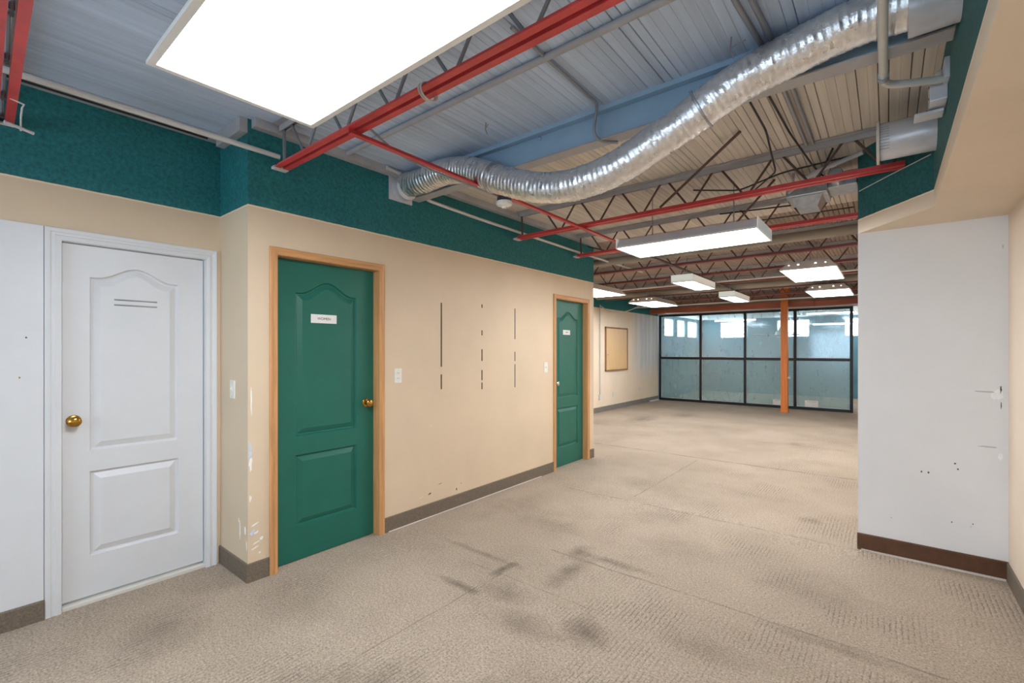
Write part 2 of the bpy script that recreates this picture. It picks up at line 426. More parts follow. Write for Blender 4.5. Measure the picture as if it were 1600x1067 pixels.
for x in (-3.3, -2.1, -.9, .26): m.box((x, YBACK-.08, .85), (x+.04, YBACK-.03, 2.45))
for z in (.85, 2.41): m.box((-3.3, YBACK-.08, z), (.3, YBACK-.03, z+.04))
m.build('window_frame', 'white_trim', wb)
for x in (-3.26, -2.06, -.86):
    MB().box((x, YBACK-.06, .89), (x+1.16, YBACK-.055, 2.41)).build('pane', 'glass_clear', wb)
# room behind the glass
wall('wall_back_room_left', 'teal_wall', [((XF-T, YG, 0), (XF, YB, 1.86)), ((XF-T, YG, 2.42), (XF, YB, DECK))] +
     [((XF-T, a, 1.86), (XF, b, 2.42)) for a, b in ((YG, 13.75), (14.55, 14.85), (15.60, 15.85), (16.85, YB))])
WX = [(-4.565, -3.675), (-2.82, -1.90), (-1.02, -.14-.06)]
segs = [(XF, WX[0][0]), (WX[0][1], WX[1][0]), (WX[1][1], WX[2][0]), (WX[2][1], XP0+.10)]
wall('wall_back_room_end', 'teal_wall', [((XF, YB, 0), (XP0+.1, YB+T, 1.86)), ((XF, YB, 2.42), (XP0+.1, YB+T, DECK))] + [((a, YB, 1.86), (b, YB+T, 2.42)) for a, b in segs if b > a])
n = 2
for a, b in WX:
    o = thing('window_%d' % n, ((a+b)/2, YB+.05, 1.86), kind='structure'); n += 1
    fr = MB()
    for q in (a, b-.03): fr.box((q, YB+.03, 1.86), (q+.03, YB+.08, 2.42))
    for z in (1.86, 2.39): fr.box((a, YB+.03, z), (b, YB+.08, z+.03))
    fr.box((a+.12, YB+.03, 1.86), (a+.14, YB+.08, 2.42))
    fr.build('window_frame', 'white_trim', o)
    MB().box((a, YB+.09, 1.86), (b, YB+.10, 2.42)).build('pane', 'sky', o, label='bright daylit pane')
for a, b in ((13.75, 14.55), (14.85, 15.60), (15.85, 16.85)):
    o = thing('window_%d' % n, (XF-.05, (a+b)/2, 1.86), kind='structure'); n += 1
    fr = MB()
    for q in (a, b-.03): fr.box((XF-.08, q, 1.86), (XF-.03, q+.03, 2.42))
    for z in (1.86, 2.39): fr.box((XF-.08, a, z), (XF-.03, b, z+.03))
    fr.build('window_frame', 'white_trim', o)
    MB().box((XF-.10, a, 1.86), (XF-.09, b, 2.42)).build('pane', 'sky', o, label='bright daylit pane')

# ------------------------------------------------------------------ ceiling deck of narrow planks
ce = MB().box((XF-T, YBACK-T, DECK+.022), (XP1+T, YB+T, DECK+.10)).build('ceiling', 'dark', kind='structure', label='exposed roof deck of narrow painted planks')
def plank_mesh(wd, y0, y1, k):
    mb = MB()
    prof = [(0, k), (k, 0), (wd-k, 0), (wd, k), (wd, .024), (0, .024)]
    mb.sweep(prof, (0, y0, 0), (0, y1, 0), (1, 0, 0), (0, 0, 1))
    me = bpy.data.meshes.new('plank'); me.from_pydata(mb.v, [], mb.f)
    bm = bmesh.new(); bm.from_mesh(me); bmesh.ops.recalc_face_normals(bm, faces=bm.faces[:]); bm.to_mesh(me); bm.free()
    return me
PW = .0450
def planks(x0, x1, y0, y1, mat, tight):
    me = plank_mesh(PW-.0003, y0, y1, .0012); me2 = plank_mesh(PW-.0036, y0, y1, .0025)
    for q in (me, me2): q.materials.append(M[mat])
    x = x0; org = ORG[ce.name]
    while x < x1-.01:
        o = bpy.data.objects.new('plank', me if random.random() < tight else me2); COL.objects.link(o)
        o.parent = ce; o.location = Vector((x, 0, DECK+random.uniform(-.0008, .0008)))-org
        x += PW
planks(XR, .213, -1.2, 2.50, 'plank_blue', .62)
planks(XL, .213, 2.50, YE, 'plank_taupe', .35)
fm = MB(); x = XF; pr = [(0, .004), (.004, 0), (PW-.008, 0), (PW-.004, .004), (PW-.004, .024), (0, .024)]
while x < XP0:
    fm.sweep(pr, (x, YE, DECK), (x, YG, DECK), (1, 0, 0), (0, 0, 1)); x += PW
fm.build('plank_deck', 'plank_far', ce, kind='stuff')
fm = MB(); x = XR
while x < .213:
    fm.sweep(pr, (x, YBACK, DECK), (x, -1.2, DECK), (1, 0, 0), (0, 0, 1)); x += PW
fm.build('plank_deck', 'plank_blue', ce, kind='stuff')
MB().box((XF, YG+.03, 2.50), (XP0, YB, 2.56)).build('ceiling_back_room', 'ceil_white', kind='structure', label='white ceiling of the room behind the glass')
# wall plates along the tops of the walls
MB().box((XR, YBACK, 2.845), (XR+.07, YC, DECK), .004).build('trim_1', 'steel_grey', kind='structure')
MB().box((XL, YC+.02, 2.835), (XL+.06, YE-.02, DECK), .004).build('trim_2', 'steel_grey', kind='structure')
MB().box((XR+.07, YC-.05, 2.80), (XL, YC, DECK), .004).build('trim_3', 'steel_grey', kind='structure')

# ------------------------------------------------------------------ baseboards
def baseboard(name, a, b, nrm, mat, h=.118, t=.009):
    a, b, nv = Vector((*a, 0)), Vector((*b, 0)), Vector((*nrm, 0))
    prof = [(0, 0), (t, 0), (t, h-.006), (t-.004, h), (0, h)]
    return MB().sweep(prof, a, b, nv, (0, 0, 1)).build(name, mat, kind='structure')
baseboard('baseboard_left', (XL, D2[1]+.04), (XL, D3[0]-.04), (1, 0), 'baseboard')
baseboard('baseboard_left_corner', (XL, YC-.009), (XL, D2[0]-.04), (1, 0), 'baseboard')
baseboard('baseboard_left_end', (XL, D3[1]+.04), (XL, YE), (1, 0), 'baseboard')
baseboard('baseboard_return', (XR, YC), (XL, YC), (0, -1), 'baseboard')
baseboard('baseboard_recess', (XR, YBACK), (XR, DW[0]-.06), (1, 0), 'baseboard', .105, .022)
baseboard('baseboard_end', (XP0-.004, YP), (XP1, YP), (0, -1), 'baseboard_brown', .120, .012)
baseboard('baseboard_right', (XP1, YBACK), (XP1, YP), (-1, 0), 'baseboard')
baseboard('baseboard_far', (XF, YE), (XF, YG-.04), (1, 0), 'baseboard_grey', .12, .02)
MB().box((XP0+.02, YP-.020, -.001), (XP1-.012, YP-.012, .012)).build('trim_4', 'caulk', kind='structure', label='pale caulk line under the brown baseboard')
MB().box((XL+.009, D2[1]+.08, -.001), (XL+.014, D3[0]-.3, .006)).build('trim_5', 'caulk', kind='structure', label='pale line under the taupe baseboard')

# ------------------------------------------------------------------ doors
def outline(u0, u1, v0, v1, rise, off):   # panel outline, arched top when rise > 0
    u0, u1, v0, v1 = u0+off, u1-off, v0+off, v1-off
    pts = [(u0, v0), (u1, v0), (u1, v1)]
    if rise > 0:
        N = 18
        for k in range(1, N):
            t = k/N; q = abs(2*t-1)
            hgt = rise*(.5+.5*math.cos(PI*min(1, q/.86)))
            pts.append((u1+(u0-u1)*t, v1+hgt))
    pts.append((u0, v1)); return pts
def door(name, xf, y0, y1, z0, z1, leafmat, pans, knob_y, knob_mat, casemats, open_y, wall_x, labels, case_w=.057, sign=None, knob_z=1.04, slots=False, D=2.062):
    root = thing(name, (wall_x, (y0+y1)/2, 0), labels, kind='structure')
    # leaf with recessed and raised panels (u along y, v along z, the face at x = xf)
    bm = bmesh.new(); loops = [[(y0, z0), (y1, z0), (y1, z1), (y0, z1)]]+[outline(*p, 0) for p in pans]
    es = []
    for lp in loops:
        vs = [bm.verts.new((xf, u, v)) for u, v in lp]
        es += [bm.edges.new((vs[i], vs[(i+1) % len(vs)])) for i in range(len(vs))]
    bmesh.ops.triangle_fill(bm, use_beauty=True, use_dissolve=False, edges=es, normal=(1, 0, 0))
    mb = MB(); mb.bm(bm)
    for (a, b) in (((y0, z0), (y1, z0)), ((y1, z0), (y1, z1)), ((y1, z1), (y0, z1)), ((y0, z1), (y0, z0))):
        mb.add([(xf, *a), (xf, *b), (xf-.035, *b), (xf-.035, *a)], [(0, 3, 2, 1)])
    mb.add([(xf-.035, y0, z0), (xf-.035, y1, z0), (xf-.035, y1, z1), (xf-.035, y0, z1)], [(0, 3, 2, 1)])
    leaf = mb.build('leaf', leafmat, root)
    for p in pans:
        pm = MB(); steps = [(0, 0), (.007, -.013), (.015, -.0145), (.020, -.012), (.048, -.001), (.052, -.001)]
        rings = [[(xf+d, u, v) for u, v in outline(*p, o)] for o, d in steps]
        n = len(rings[0]); pm.add([q for r in rings for q in r], [(i*n+k, i*n+(k+1) % n, (i+1)*n+(k+1) % n, (i+1)*n+k) for i in range(len(rings)-1) for k in range(n)]+[tuple(range((len(rings)-1)*n, len(rings)*n))])
        pm.build('panel', leafmat, leaf)
    # knob with its rose
    MB().lathe((xf, knob_y, knob_z), (1, 0, 0), [(0, .033), (.004, .033), (.008, .028), (.010, .014), (.026, .012), (.032, .020), (.044, .0285), (.054, .028), (.062, .020), (.064, .008)], 24).build('knob', knob_mat, leaf)
    if sign:
        sy, sz, sw, sh, text = sign
        pl = MB().box((xf-.001, sy-sw/2, sz-sh/2), (xf+.003, sy+sw/2, sz+sh/2), .001).build('sign', 'paper', leaf, label='small white sign reading '+text)
        cu = bpy.data.curves.new('lettering', 'FONT'); cu.body = text; cu.size = sh*.42; cu.align_x = 'CENTER'; cu.align_y = 'CENTER'; cu.extrude = .0004
        to = bpy.data.objects.new('lettering_source', cu); COL.objects.link(to)
        dg = bpy.context.evaluated_depsgraph_get(); me = bpy.data.meshes.new_from_object(to.evaluated_get(dg))
        bpy.data.objects.remove(to)
        me.transform(Matrix(((0, 0, 1, xf+.0034), (1, 0, 0, sy), (0, 1, 0, sz), (0, 0, 0, 1))))
        me.transform(Matrix.Translation(-ORG[root.name])); me.name = 'lettering'
        me.materials.append(M['ink']); lo = bpy.data.objects.new('lettering', me); COL.objects.link(lo); lo.parent = leaf
    if slots:
        for zz in slots:
            MB().box((xf-.004, .665, zz-.004), (xf+.004, .872, zz+.004), .0015).build('adhesive_strip', 'groove', leaf)
    # jamb lining, stop and casing
    o0, o1 = open_y
    jm = casemats[0]
    for s, yy in ((1, o0), (-1, o1)):
        MB().box((wall_x-T, yy, 0), (wall_x+.002, yy+s*.012, D-.012)).box((xf-.055, yy+s*.012, 0), (xf-.036, yy+s*.026, D-.012)).build('jamb', jm, root)
    MB().box((wall_x-T, o0, D-.012), (wall_x+.002, o1, D)).build('jamb_head', casemats[1], root)
    prof = [(-.009, 0), (-.009, .013), (case_w*.25, .016), (case_w*.32, .011), (case_w*.53, .011), (case_w*.63, .015), (case_w-.004, .017), (case_w, .013), (case_w, 0)]
    def mitre(a, ain, b, bin_, out, cap, mat):
        # casing leg: profile offset u runs outward, v out of the wall; ends cut at 45 degrees
        vs = []
        for p, k in ((a, ain), (b, bin_)):
            for u, v in prof: vs.append(Vector(p)+Vector(out)*u+Vector((1, 0, 0))*v+Vector(k)*u)
        n = len(prof)
        MB().add(vs, [tuple(range(n)), tuple(reversed(range(n, 2*n)))]+[(i, i+n, (i+1) % n+n, (i+1) % n) for i in range(n)]).build('casing', mat, root)
    mitre((wall_x, o0, 0), (0, 0, 0), (wall_x, o0, D), (0, 0, 1), (0, -1, 0), 0, casemats[0])
    mitre((wall_x, o1, 0), (0, 0, 0), (wall_x, o1, D), (0, 0, 1), (0, 1, 0), 0, casemats[0])
    mitre((wall_x, o0, D), (0, -1, 0), (wall_x, o1, D), (0, 1, 0), (0, 0, 1), 0, casemats[1])
    return root
door('door_1', -3.565, .441, 1.124, .040, 2.045, 'white_trim', [(.556, .986, .870, 1.868, .072), (.556, .986, .268, .752, 0)],
     .487, 'brass', ('white_trim', 'white_trim'), DW, XR, 'white two-panel door with an arched upper panel and brass knob', slots=(1.748, 1.717), knob_z=1.05)
MB().box((XR-.08, DW[0]+.012, 0), (XR+.004, DW[1]-.012, .022), .003).build('trim_6', 'caulk', kind='structure', label='pale threshold strip under the white door')
door('door_2', -3.160, 1.402, 2.170, .006, 2.064, 'green_door', [(1.551, 2.021, .856, 1.845, .088), (1.551, 2.021, .235, .726, 0)],
     2.105, 'brass', ('oak_v', 'oak_h'), D2, XL, 'dark green two-panel door in oak casing signed WOMEN', sign=(1.757, 1.672, .195, .062, 'WOMEN'), case_w=.040, D=DG)
door('door_3', -3.160, 4.671, 5.414, .006, 2.064, 'green_door', [(4.80, 5.285, .856, 1.845, .088), (4.80, 5.285, .235, .726, 0)],
     4.742, 'chrome', ('oak_v', 'oak_h'), D3, XL, 'dark green two-panel door in oak casing at the end of the wall', sign=(5.01, 1.670, .165, .060, 'MEN'), case_w=.040, D=DG)

# ------------------------------------------------------------------ wear on the walls
def blob(name, org, du, dv, nv, w_, h_, mat, parent, seed, label=None):
    r = random.Random(seed); N = 14
    du, dv, nv, org = Vector(du), Vector(dv), Vector(nv), Vector(org)
    ring = []
    for k in range(N):
        a = 2*PI*k/N; q = r.uniform(.55, 1.15)
        ring.append(org+du*(math.cos(a)*w_/2*q)+dv*(math.sin(a)*h_/2*q))
    off = .0006+.00035*(seed % 7)
    mb = MB().add([p+nv*off for p in ring]+[p-nv*.001 for p in ring], [tuple(range(N)), tuple(reversed(range(N, 2*N)))]+[(i, i+N, (i+1) % N+N, (i+1) % N) for i in range(N)])
    return mb.build(name, mat, parent, label=label)
M['chip'] = plain('bare_plaster', (236, 232, 224), .8, var=.03)
M['spackle'] = plain('white_spackle', (250, 250, 250), .7, var=.04, vscale=50, bscale=120, bstr=.5)
M['scuff'] = plain('grey_scuff', (196, 195, 196), .7, var=.05)
M['chip_blue'] = plain('bluish_bare_plaster', (196, 202, 214), .8, var=.10, vscale=60)
for i, (yy, zz, a, b, mt) in enumerate([(1.232, .800, .020, .21, 'chip_blue'), (1.236, .735, .022, .10, 'chip'), (1.234, .52, .014, .05, 'chip'), (1.245, .305, .045, .035, 'chip_blue'), (1.272, .300, .035, .016, 'chip'),
     (1.262, .352, .05, .010, 'chip'), (1.300, .255, .022, .024, 'chip'), (1.268, .235, .055, .012, 'chip'), (1.262, .205, .05, .010, 'chip'), (1.290, .168, .016, .016, 'chip'), (1.24, 1.13, .010, .18, 'chip')]):
    blob('paint_chip', (XL, yy, zz), (0, 1, .35), (0, 0, 1), (1, 0, 0), a, b, mt, wl, i)
for i, (xx, zz, a, b) in enumerate([(-3.215, .30, .012, .11), (-3.135, .315, .02, .05), (-3.115, .22, .02, .08), (-3.235, .36, .014, .03)]):
    blob('paint_chip', (xx, YC, zz), (1, 0, 0), (0, 0, 1), (0, -1, 0), a, b, 'chip', wr, 40+i)
for i, (xx, zz, a, b, mt) in enumerate([(.542, 1.165, .060, .080, 'spackle'), (.480, 1.182, .11, .012, 'scuff'), (.556, 1.20, .008, .05, 'strip'), (.557, 1.10, .006, .05, 'strip'), (.555, .775, .022, .05, 'spackle'), (.50, .83, .10, .012, 'scuff'), (.18, .62, .010, .016, 'strip'), (.215, .618, .012, .016, 'strip'), (.345, .70, .012, .010, 'strip'),
     (.36, .665, .010, .012, 'strip'), (.33, .31, .008, .012, 'strip'), (.42, .30, .010, .016, 'caulk'), (.02, .27, .010, .012, 'caulk'), (.565, 2.10, .010, .030, 'caulk'), (.43, .32, .007, .010, 'strip')]):
    blob('wall_scuff', (xx, YP, zz), (1, 0, 0), (0, 0, 1), (0, -1, 0), a, b, mt, we, 60+i)
for i, (yy, zz, a, b, mt) in enumerate([(2.71, .79, .010, .010, 'chip'), (2.70, .20, .04, .014, 'strip'), (2.60, .19, .05, .008, 'caulk'), (3.02, .165, .012, .030, 'strip'), (2.82, .26, .05, .006, 'strip'), (3.08, .205, .012, .008, 'strip')]):
    blob('wall_scuff', (XL, yy, zz), (0, 1, .2), (0, 0, 1), (1, 0, 0), a, b, mt, wl, 80+i)
# dark adhesive strips where something was taken off the long wall
nm = [('left', 2.833, [(1.30, 1.87, 'long dark glue strip on the beige wall nearest the WOMEN door'), (1.10, 1.231, 'short dark glue strip low on the beige wall, under the longest strip')]),
      ('mid', 3.367, [(1.862, 1.896, 'tiny dark glue strip, topmost of the middle column on the beige wall'), (1.592, 1.642, 'very short dark glue strip, second from the top of the middle column'), (1.342, 1.456, 'dark glue strip, third from the top of the middle column'),
                      (1.152, 1.252, 'dark glue strip, fourth from the top of the middle column'), (1.064, 1.13, 'short dark glue strip, lowest of the middle column')]),
      ('right', 3.886, [(1.563, 1.891, 'thin dark glue strip, topmost of the column next to the far light switch'), (1.33, 1.43, 'short thin dark glue strip in the middle of the column next to the far switch'), (1.051, 1.297, 'thin dark glue strip, lowest of the column next to the far switch')])]
for _, yy, lst in nm:
    for a, b, lb in lst:
        wd = .007 if yy < 3.5 else .0055
        MB().box((XL-.001, yy-wd, a), (XL+.0025, yy+wd, b), .0008).build('glue_strip', 'strip', label=lb, cat='glue strip', group='dark strips left on the beige wall')

# white board on the recessed wall beside the white door
wp = thing('wall_board', (XR, -.5, .105), 'white painted board fixed to the wall beside the white door', 'board')
MB().box((XR-.001, -2.0, .105), (XR+.012, DW[0]-.0595, 2.119), .002).build('board', 'white_trim', wp)
for i, (yy, zz) in enumerate([(.275, 1.305), (.30, 1.515)]):
    blob('nail_hole', (XR+.012, yy, zz), (0, 1, 0), (0, 0, 1), (1, 0, 0), .010, .010, 'brass' if i == 0 else 'strip', wp, 200+i)

# ------------------------------------------------------------------ switches and outlets
def plate(name, c, nrm, up=(0, 0, 1), kind='switch', label='', cat='light switch', group=None, w_=.072, h_=.117):
    c, nv, up = Vector(c), Vector(nrm), Vector(up); sd = up.cross(nv)
    root = thing(name, c, label, cat, group)
    def bx(u0, u1, v0, v1, d0, d1, nm_, mt, bev=.0015):
        a = c+sd*u0+up*v0+nv*d0; b = c+sd*u1+up*v1+nv*d1
        return MB().box(a, b, bev).build(nm_, mt, root)
    bx(-w_/2, w_/2, -h_/2, h_/2, -.001, .006, 'plate', 'plastic', .002)
    if kind == 'switch':
        bx(-.006, .006, -.012, .012, .005, .009, 'toggle_slot', 'plastic'); bx(-.004, .004, -.002, .010, .008, .018, 'toggle', 'plastic')
    else:
        for v in (-.022, .022): bx(-.016, .016, v-.013, v+.013, .005, .0075, 'socket', 'plastic')
        for v in (-.022, .022):
            for u in (-.006, .006): bx(u-.0012, u+.0012, v-.004, v+.006, .0072, .0079, 'slot', 'ink', 0)
    for v in (-.045, .045): bx(-.002, .002, v-.002, v+.002, .0055, .0066, 'screw', 'strip', 0)
    return root
plate('light_switch', (XL, 2.359, 1.240), (1, 0, 0), label='white switch plate on the beige wall beside the WOMEN door', kind='outlet', cat='switch plate')
plate('light_switch', (XL, 4.459, 1.246), (1, 0, 0), label='white light switch beside the farther green door')
plate('light_switch', (-3.328, YC, 1.193), (0, -1, 0), label='ivory light switch on the shaded return wall by the white door')
plate('wall_outlet', (XF, 10.40, .372), (1, 0, 0), kind='outlet', label='white wall outlet low on the far beige wall under the wooden hatch', cat='outlet')
plate('wall_outlet', (XF, 11.96, .40), (1, 0, 0), kind='outlet', label='white wall outlet on the stained stretch beside the glass partition', cat='outlet')

# ------------------------------------------------------------------ wooden hatch, conduit and bits on the far wall
h = thing('wall_hatch', (XF, 10.54, .945), 'light wooden hatch panel on the far beige wall', 'hatch')
MB().box((XF, 9.97, .97), (XF+.025, 11.11, 1.965), .003).build('panel', 'hatch', h)
for a, b in (((9.945, .945), (9.975, 2.0)), ((11.105, .945), (11.135, 2.0)), ((9.945, 1.965), (11.135, 2.0)), ((9.945, .945), (11.135, .975))):
    MB().box((XF, a[0], a[1]), (XF+.035, b[0], b[1]), .002).build('edge_trim', 'hatch_frame', h)
MB().lathe((XF+.025, 10.03, 1.34), (1, 0, 0), [(0, .012), (.012, .010), (.02, .016), (.028, .010)], 14).build('knob', 'chrome', h)
c = thing('wall_conduit', (XF, 9.682, .32), 'white vertical conduit with a socket box beside the wooden hatch', 'conduit')
MB().tube([(XF+.02, 9.682, .38), (XF+.02, 9.682, 2.50)], .013, 10).build('pipe', 'conduit_white', c)
MB().box((XF, 9.635, .29), (XF+.045, 9.73, .41), .004).build('socket_box', 'plastic', c)
MB().tube(bez([(XF+.03, 9.72, 2.46), (XF+.05, 10.1, 2.37), (XF+.25, 10.4, 2.36), (-4.7, 10.5, 2.45), (-4.25, 10.1, 2.53), (-3.9, 10.0, 2.53)], 8), .010, 8).build('lamp_cable', 'conduit_white', label='white cable looping from the far wall to a ceiling light', cat='cable')
MB().box((XF+.02, 12.55, 0), (XF+.07, 13.12, .035), .004).build('loose_trim', 'white_trim', label='loose white trim piece lying at the foot of the far wall', cat='trim piece')

# ------------------------------------------------------------------ glass partition
gp = thing('glass_partition', (-2.9, YG, 0), 'black framed glass partition of four tall bays with a middle rail', 'partition')
GX = [-5.145, -4.008, -2.888, -1.767, -.648]; fw = .062; MR = 1.215
for i, x in enumerate(GX):
    MB().box((x-fw/2, YG-.025, 0), (x+fw/2, YG+.025, 2.459), .002).build('mullion', 'frame_black', gp)
for i in range(4):
    a, b = GX[i]+fw/2, GX[i+1]-fw/2
    for z0, z1 in ((0, .07), (MR-.03, MR+.035), (2.40, 2.459)):
        MB().box((a-.001, YG-.022, z0), (b+.001, YG+.022, z1), .002).build('rail', 'frame_black', gp)
    for z0, z1, mt in ((.07, MR-.03, 'glass_low'), (MR+.035, 2.40, 'glass_up')):
        MB().box((a-.004, YG-.004, z0-.004), (b+.004, YG+.004, z1+.004)).build('pane', mt, gp)
        for q in (MB().box((a, YG-.012, z0), (b, YG-.006, z0+.012)), MB().box((a, YG-.012, z0), (a+.010, YG-.006, z1))):
            q.build('glazing_bead', 'galv_white', gp)
MB().box((XF, YG-.03, 2.459), (XP0, YG+.03, 2.52), .003).build('trim_7', 'white_trim', kind='structure', label='white header over the glass partition')
wall('wall_header', 'plank_far', [((XF, YG-.02, 2.52), (XP0, YG+.03, DECK))], 'brown header above the glass partition')
# timber post and beam in front of the glass
p = thing('timber_post', (-1.87, 12.43, 0), 'orange stained timber post standing in front of the glass partition', 'post')
MB().box((-1.94, 12.36, 0), (-1.80, 12.50, 2.80), .006).build('shaft', 'post', p)
MB().box((-1.965, 12.335, 2.70), (-1.775, 12.525, DECK), .004).build('cap', 'post', p)
MB().box((-1.955, 12.345, 0), (-1.785, 12.515, .05), .006).build('foot', 'post', p)
MB().lathe((-1.80, 12.40, .80), (1, 0, 0), [(0, .03), (.01, .03), (.02, .018), (.05, .018)], 14).build('hook', 'galv_white', p)
b = thing('timber_beam', (-2.6, 12.70, 2.45), 'red-brown timber beam spanning above the glass partition', 'beam')
for x0, x1 in ((XF, -3.95), (-3.95, -1.30), (-1.30, XP0)):
    MB().box((x0+.002, 12.60, 2.455), (x1-.002, 12.74, 2.585), .006).build('timber', 'beam_wood', b)
# things seen behind the glass
for x0, x1, z1, lb in [(-2.25, -2.00, .205, 'white paper notice low on the glass beside the timber post'), (-1.56, -1.29, .225, 'white paper notice low on the last glass bay')]:
    o = thing('paper_notice', ((x0+x1)/2, YG-.006, .066), lb, 'notice', 'paper notices on the glass')
    MB().box((x0, YG-.0145, .066), (x1, YG-.0035, z1)).build('sheet', 'paper', o)
    MB().box((x0+.03, YG-.0155, z1-.03), (x1-.03, YG-.0140, z1-.022)).build('printed_line', 'groove', o)
fan = thing('ceiling_fan', (-2.38, 15.2, 2.50), 'white ceiling fan hanging behind the glass partition', 'fan')
MB().tube([(-2.38, 15.2, 2.50), (-2.38, 15.2, 2.05)], .022, 12).build('downrod', 'housing', fan)
MB().lathe((-2.38, 15.2, 2.50), (0, 0, -1), [(0, .07), (.03, .065), (.06, .03)], 18).build('canopy', 'housing', fan)
MB().lathe((-2.38, 15.2, 2.10), (0, 0, -1), [(0, .04), (.08, .07), (.14, .14), (.22, .15), (.26, .10), (.28, .04)], 22).build('motor', 'housing', fan)
for k in range(3):
    a = math.radians(172+120*k); d = Vector((math.cos(a), math.sin(a), 0)); s_ = Vector((-d.y, d.x, .18)).normalized()
    q = Vector((-2.38, 15.2, 1.87)); vs = []
    for t, wv in ((.12, .03), (.25, .06), (.60, .075), (.72, .05)):
        for e in (-1, 1):
            for z in (-.006, .006): vs.append(q+d*t+s_*(wv*e)+Vector((0, 0, z+.05*t)))
    fs = []
    for i in range(3):
        o = i*4; fs += [(o, o+4, o+6, o+2), (o+1, o+3, o+7, o+5), (o, o+1, o+5, o+4), (o+2, o+6, o+7, o+3)]
    fs += [(0, 2, 3, 1), (12, 13, 15, 14)]
    MB().add(vs, fs).build('blade', 'housing', fan)
for (x0, x1, yy, zz, lb) in [(-1.75, -.55, 16.4, 2.20, 'slim lit tube light hanging near the end windows behind the glass'), (-4.3, -3.1, 15.6, 2.36, 'slim lit tube light under the white ceiling behind the second glass bay'), (-1.7, -.6, 14.6, 2.40, 'lit tube light under the white ceiling behind the last glass bay')]:
    o = thing('tube_light', ((x0+x1)/2, yy, zz), lb, 'light', 'tube lights behind the glass')
    MB().box((x0, yy-.022, zz+.022), (x1, yy+.022, zz+.045), .004).build('batten', 'housing', o)
    MB().tube([(x0+.02, yy, zz+.005), (x1-.02, yy, zz+.005)], .018, 10).build('tube', 'tube', o)
    for q in (x0+.1, x1-.1): MB().tube([(q, yy, zz+.044), (q, yy, 2.50)], .004, 6).build('hanger', 'cable', o)

# ------------------------------------------------------------------ bar joists
JB = 2.612
def joist(y, x0, x1, chord_mat, web_mat, top_mat, label, skew=0, per=.42, phase=0.0, bracket=True):
    L = x1-x0; root = thing('bar_joist', (x0, y, JB), label, 'joist', 'open web roof joists')
    root.rotation_euler.z = skew
    t = .006
    def ang(sgn, z, up, nm_, mt, wd, hh, a, b):
        g = .011*sgn; prof = [(g, 0), (g+wd*sgn, 0), (g+wd*sgn, t*up), (g+t*sgn, t*up), (g+t*sgn, hh*up), (g, hh*up)]
        MB().sweep(prof, (a, y, z), (b, y, z), (0, 1, 0), (0, 0, 1)).build(nm_, mt, root)
    for sgn in (-1, 1):
        ang(sgn, JB, 1, 'bottom_chord', chord_mat, .034, .036, x0, x1)
        ang(sgn, DECK-.003, -1, 'top_chord', top_mat, .045, .042, x0+.02, x1-.0)
    x = x0+.12+phase; top = DECK-.030; bot = JB+.022; n_ = 0
    while x+per/2 < x1:
        MB().tube([(x+.03, y, top), (x+per/2-.02, y, bot)], .0085, 7).build('web', web_mat, root)
        MB().tube([(x+per/2+.02, y, bot), (min(x+per-.03, x1), y, top)], .0085, 7).build('web', web_mat, root)
        x += per
    if bracket:
        MB().box((x0-.028, y-.045, JB-.004), (x0+.02, y+.045, JB+.012), .002).build('bearing_clip', 'conduit_white', root)
        MB().tube([(x0+.06, y, JB+.02), (x0+.05, y, DECK-.02)], .010, 7).build('end_post', web_mat, root)
    return root
joist(.212, -3.56, .19, 'red', 'web_grey', 'steel_grey', 'red bar joist over the white door, next to the wall corner', skew=math.radians(-2.2))
joist(1.395, -3.045, .19, 'red', 'web_grey', 'steel_grey', 'thick red bar joist beside the large ceiling light')
joist(3.860, -3.035, .085, 'red', 'web', 'steel_grey', 'red bar joist just beyond the silver duct', phase=.19)
joist(5.060, -3.035, XP0-.01, 'red', 'web', 'steel_grey', 'red bar joist behind the long wrap light', phase=.05)
far_names = ['the first', 'the second', 'the third', 'the fourth', 'the fifth', 'the sixth']
for i, yy in enumerate((6.45, 7.55, 8.72, 9.92, 11.12, 12.14)):
    joist(yy, XF+.04, XP0-.01, 'rust', 'web', 'steel_grey', 'dull red bar joist in the far room, %s past the wall end' % far_names[i], phase=.1*i % .3, bracket=(i < 2))
# bridging angle tying the joists together near the wall
br = thing('joist_bridging', (-2.21, 3.2, 2.579), 'thin red bridging angle running across the joists above the smoke detector', 'bridging')
MB().sweep([(-.016, 0), (.016, 0), (.016, .004), (-.012, .004), (-.012, .032), (-.016, .032)], (-2.185, 1.36, 2.579), (-2.235, 5.10, 2.579), (1, 0, 0), (0, 0, 1)).build('angle', 'red', br)
MB().tube(bez([(-2.26, 1.5, 2.70), (-2.255, 1.8, 2.60), (-2.235, 2.4, 2.583), (-2.225, 3.0, 2.590)], 6), .007, 7).build('tie_wire', 'conduit', br)
br = thing('joist_bridging', (-2.25, 7.5, 2.579), 'thin dark bridging angle running on from joist to joist in the far room', 'bridging')
MB().sweep([(-.016, 0), (.016, 0), (.016, .004), (-.012, .004), (-.012, .032), (-.016, .032)], (-2.24, 5.10, 2.579), (-2.27, 9.92, 2.579), (1, 0, 0), (0, 0, 1)).build('angle', 'web', br)
# long diagonal braces between the chords
for (a, b, lb) in [((-1.50, 3.86, 2.66), (-.75, 3.30, 2.875), 'straight diagonal brace rising from the red joist towards the blue beam'), ((-1.25, 5.06, 2.66), (-.74, 4.42, 2.875), 'dark diagonal brace beside the galvanised duct boot')]:
    MB().tube([a, b], .010, 8).build('diagonal_brace', 'web', label=lb, cat='brace', group='diagonal braces')

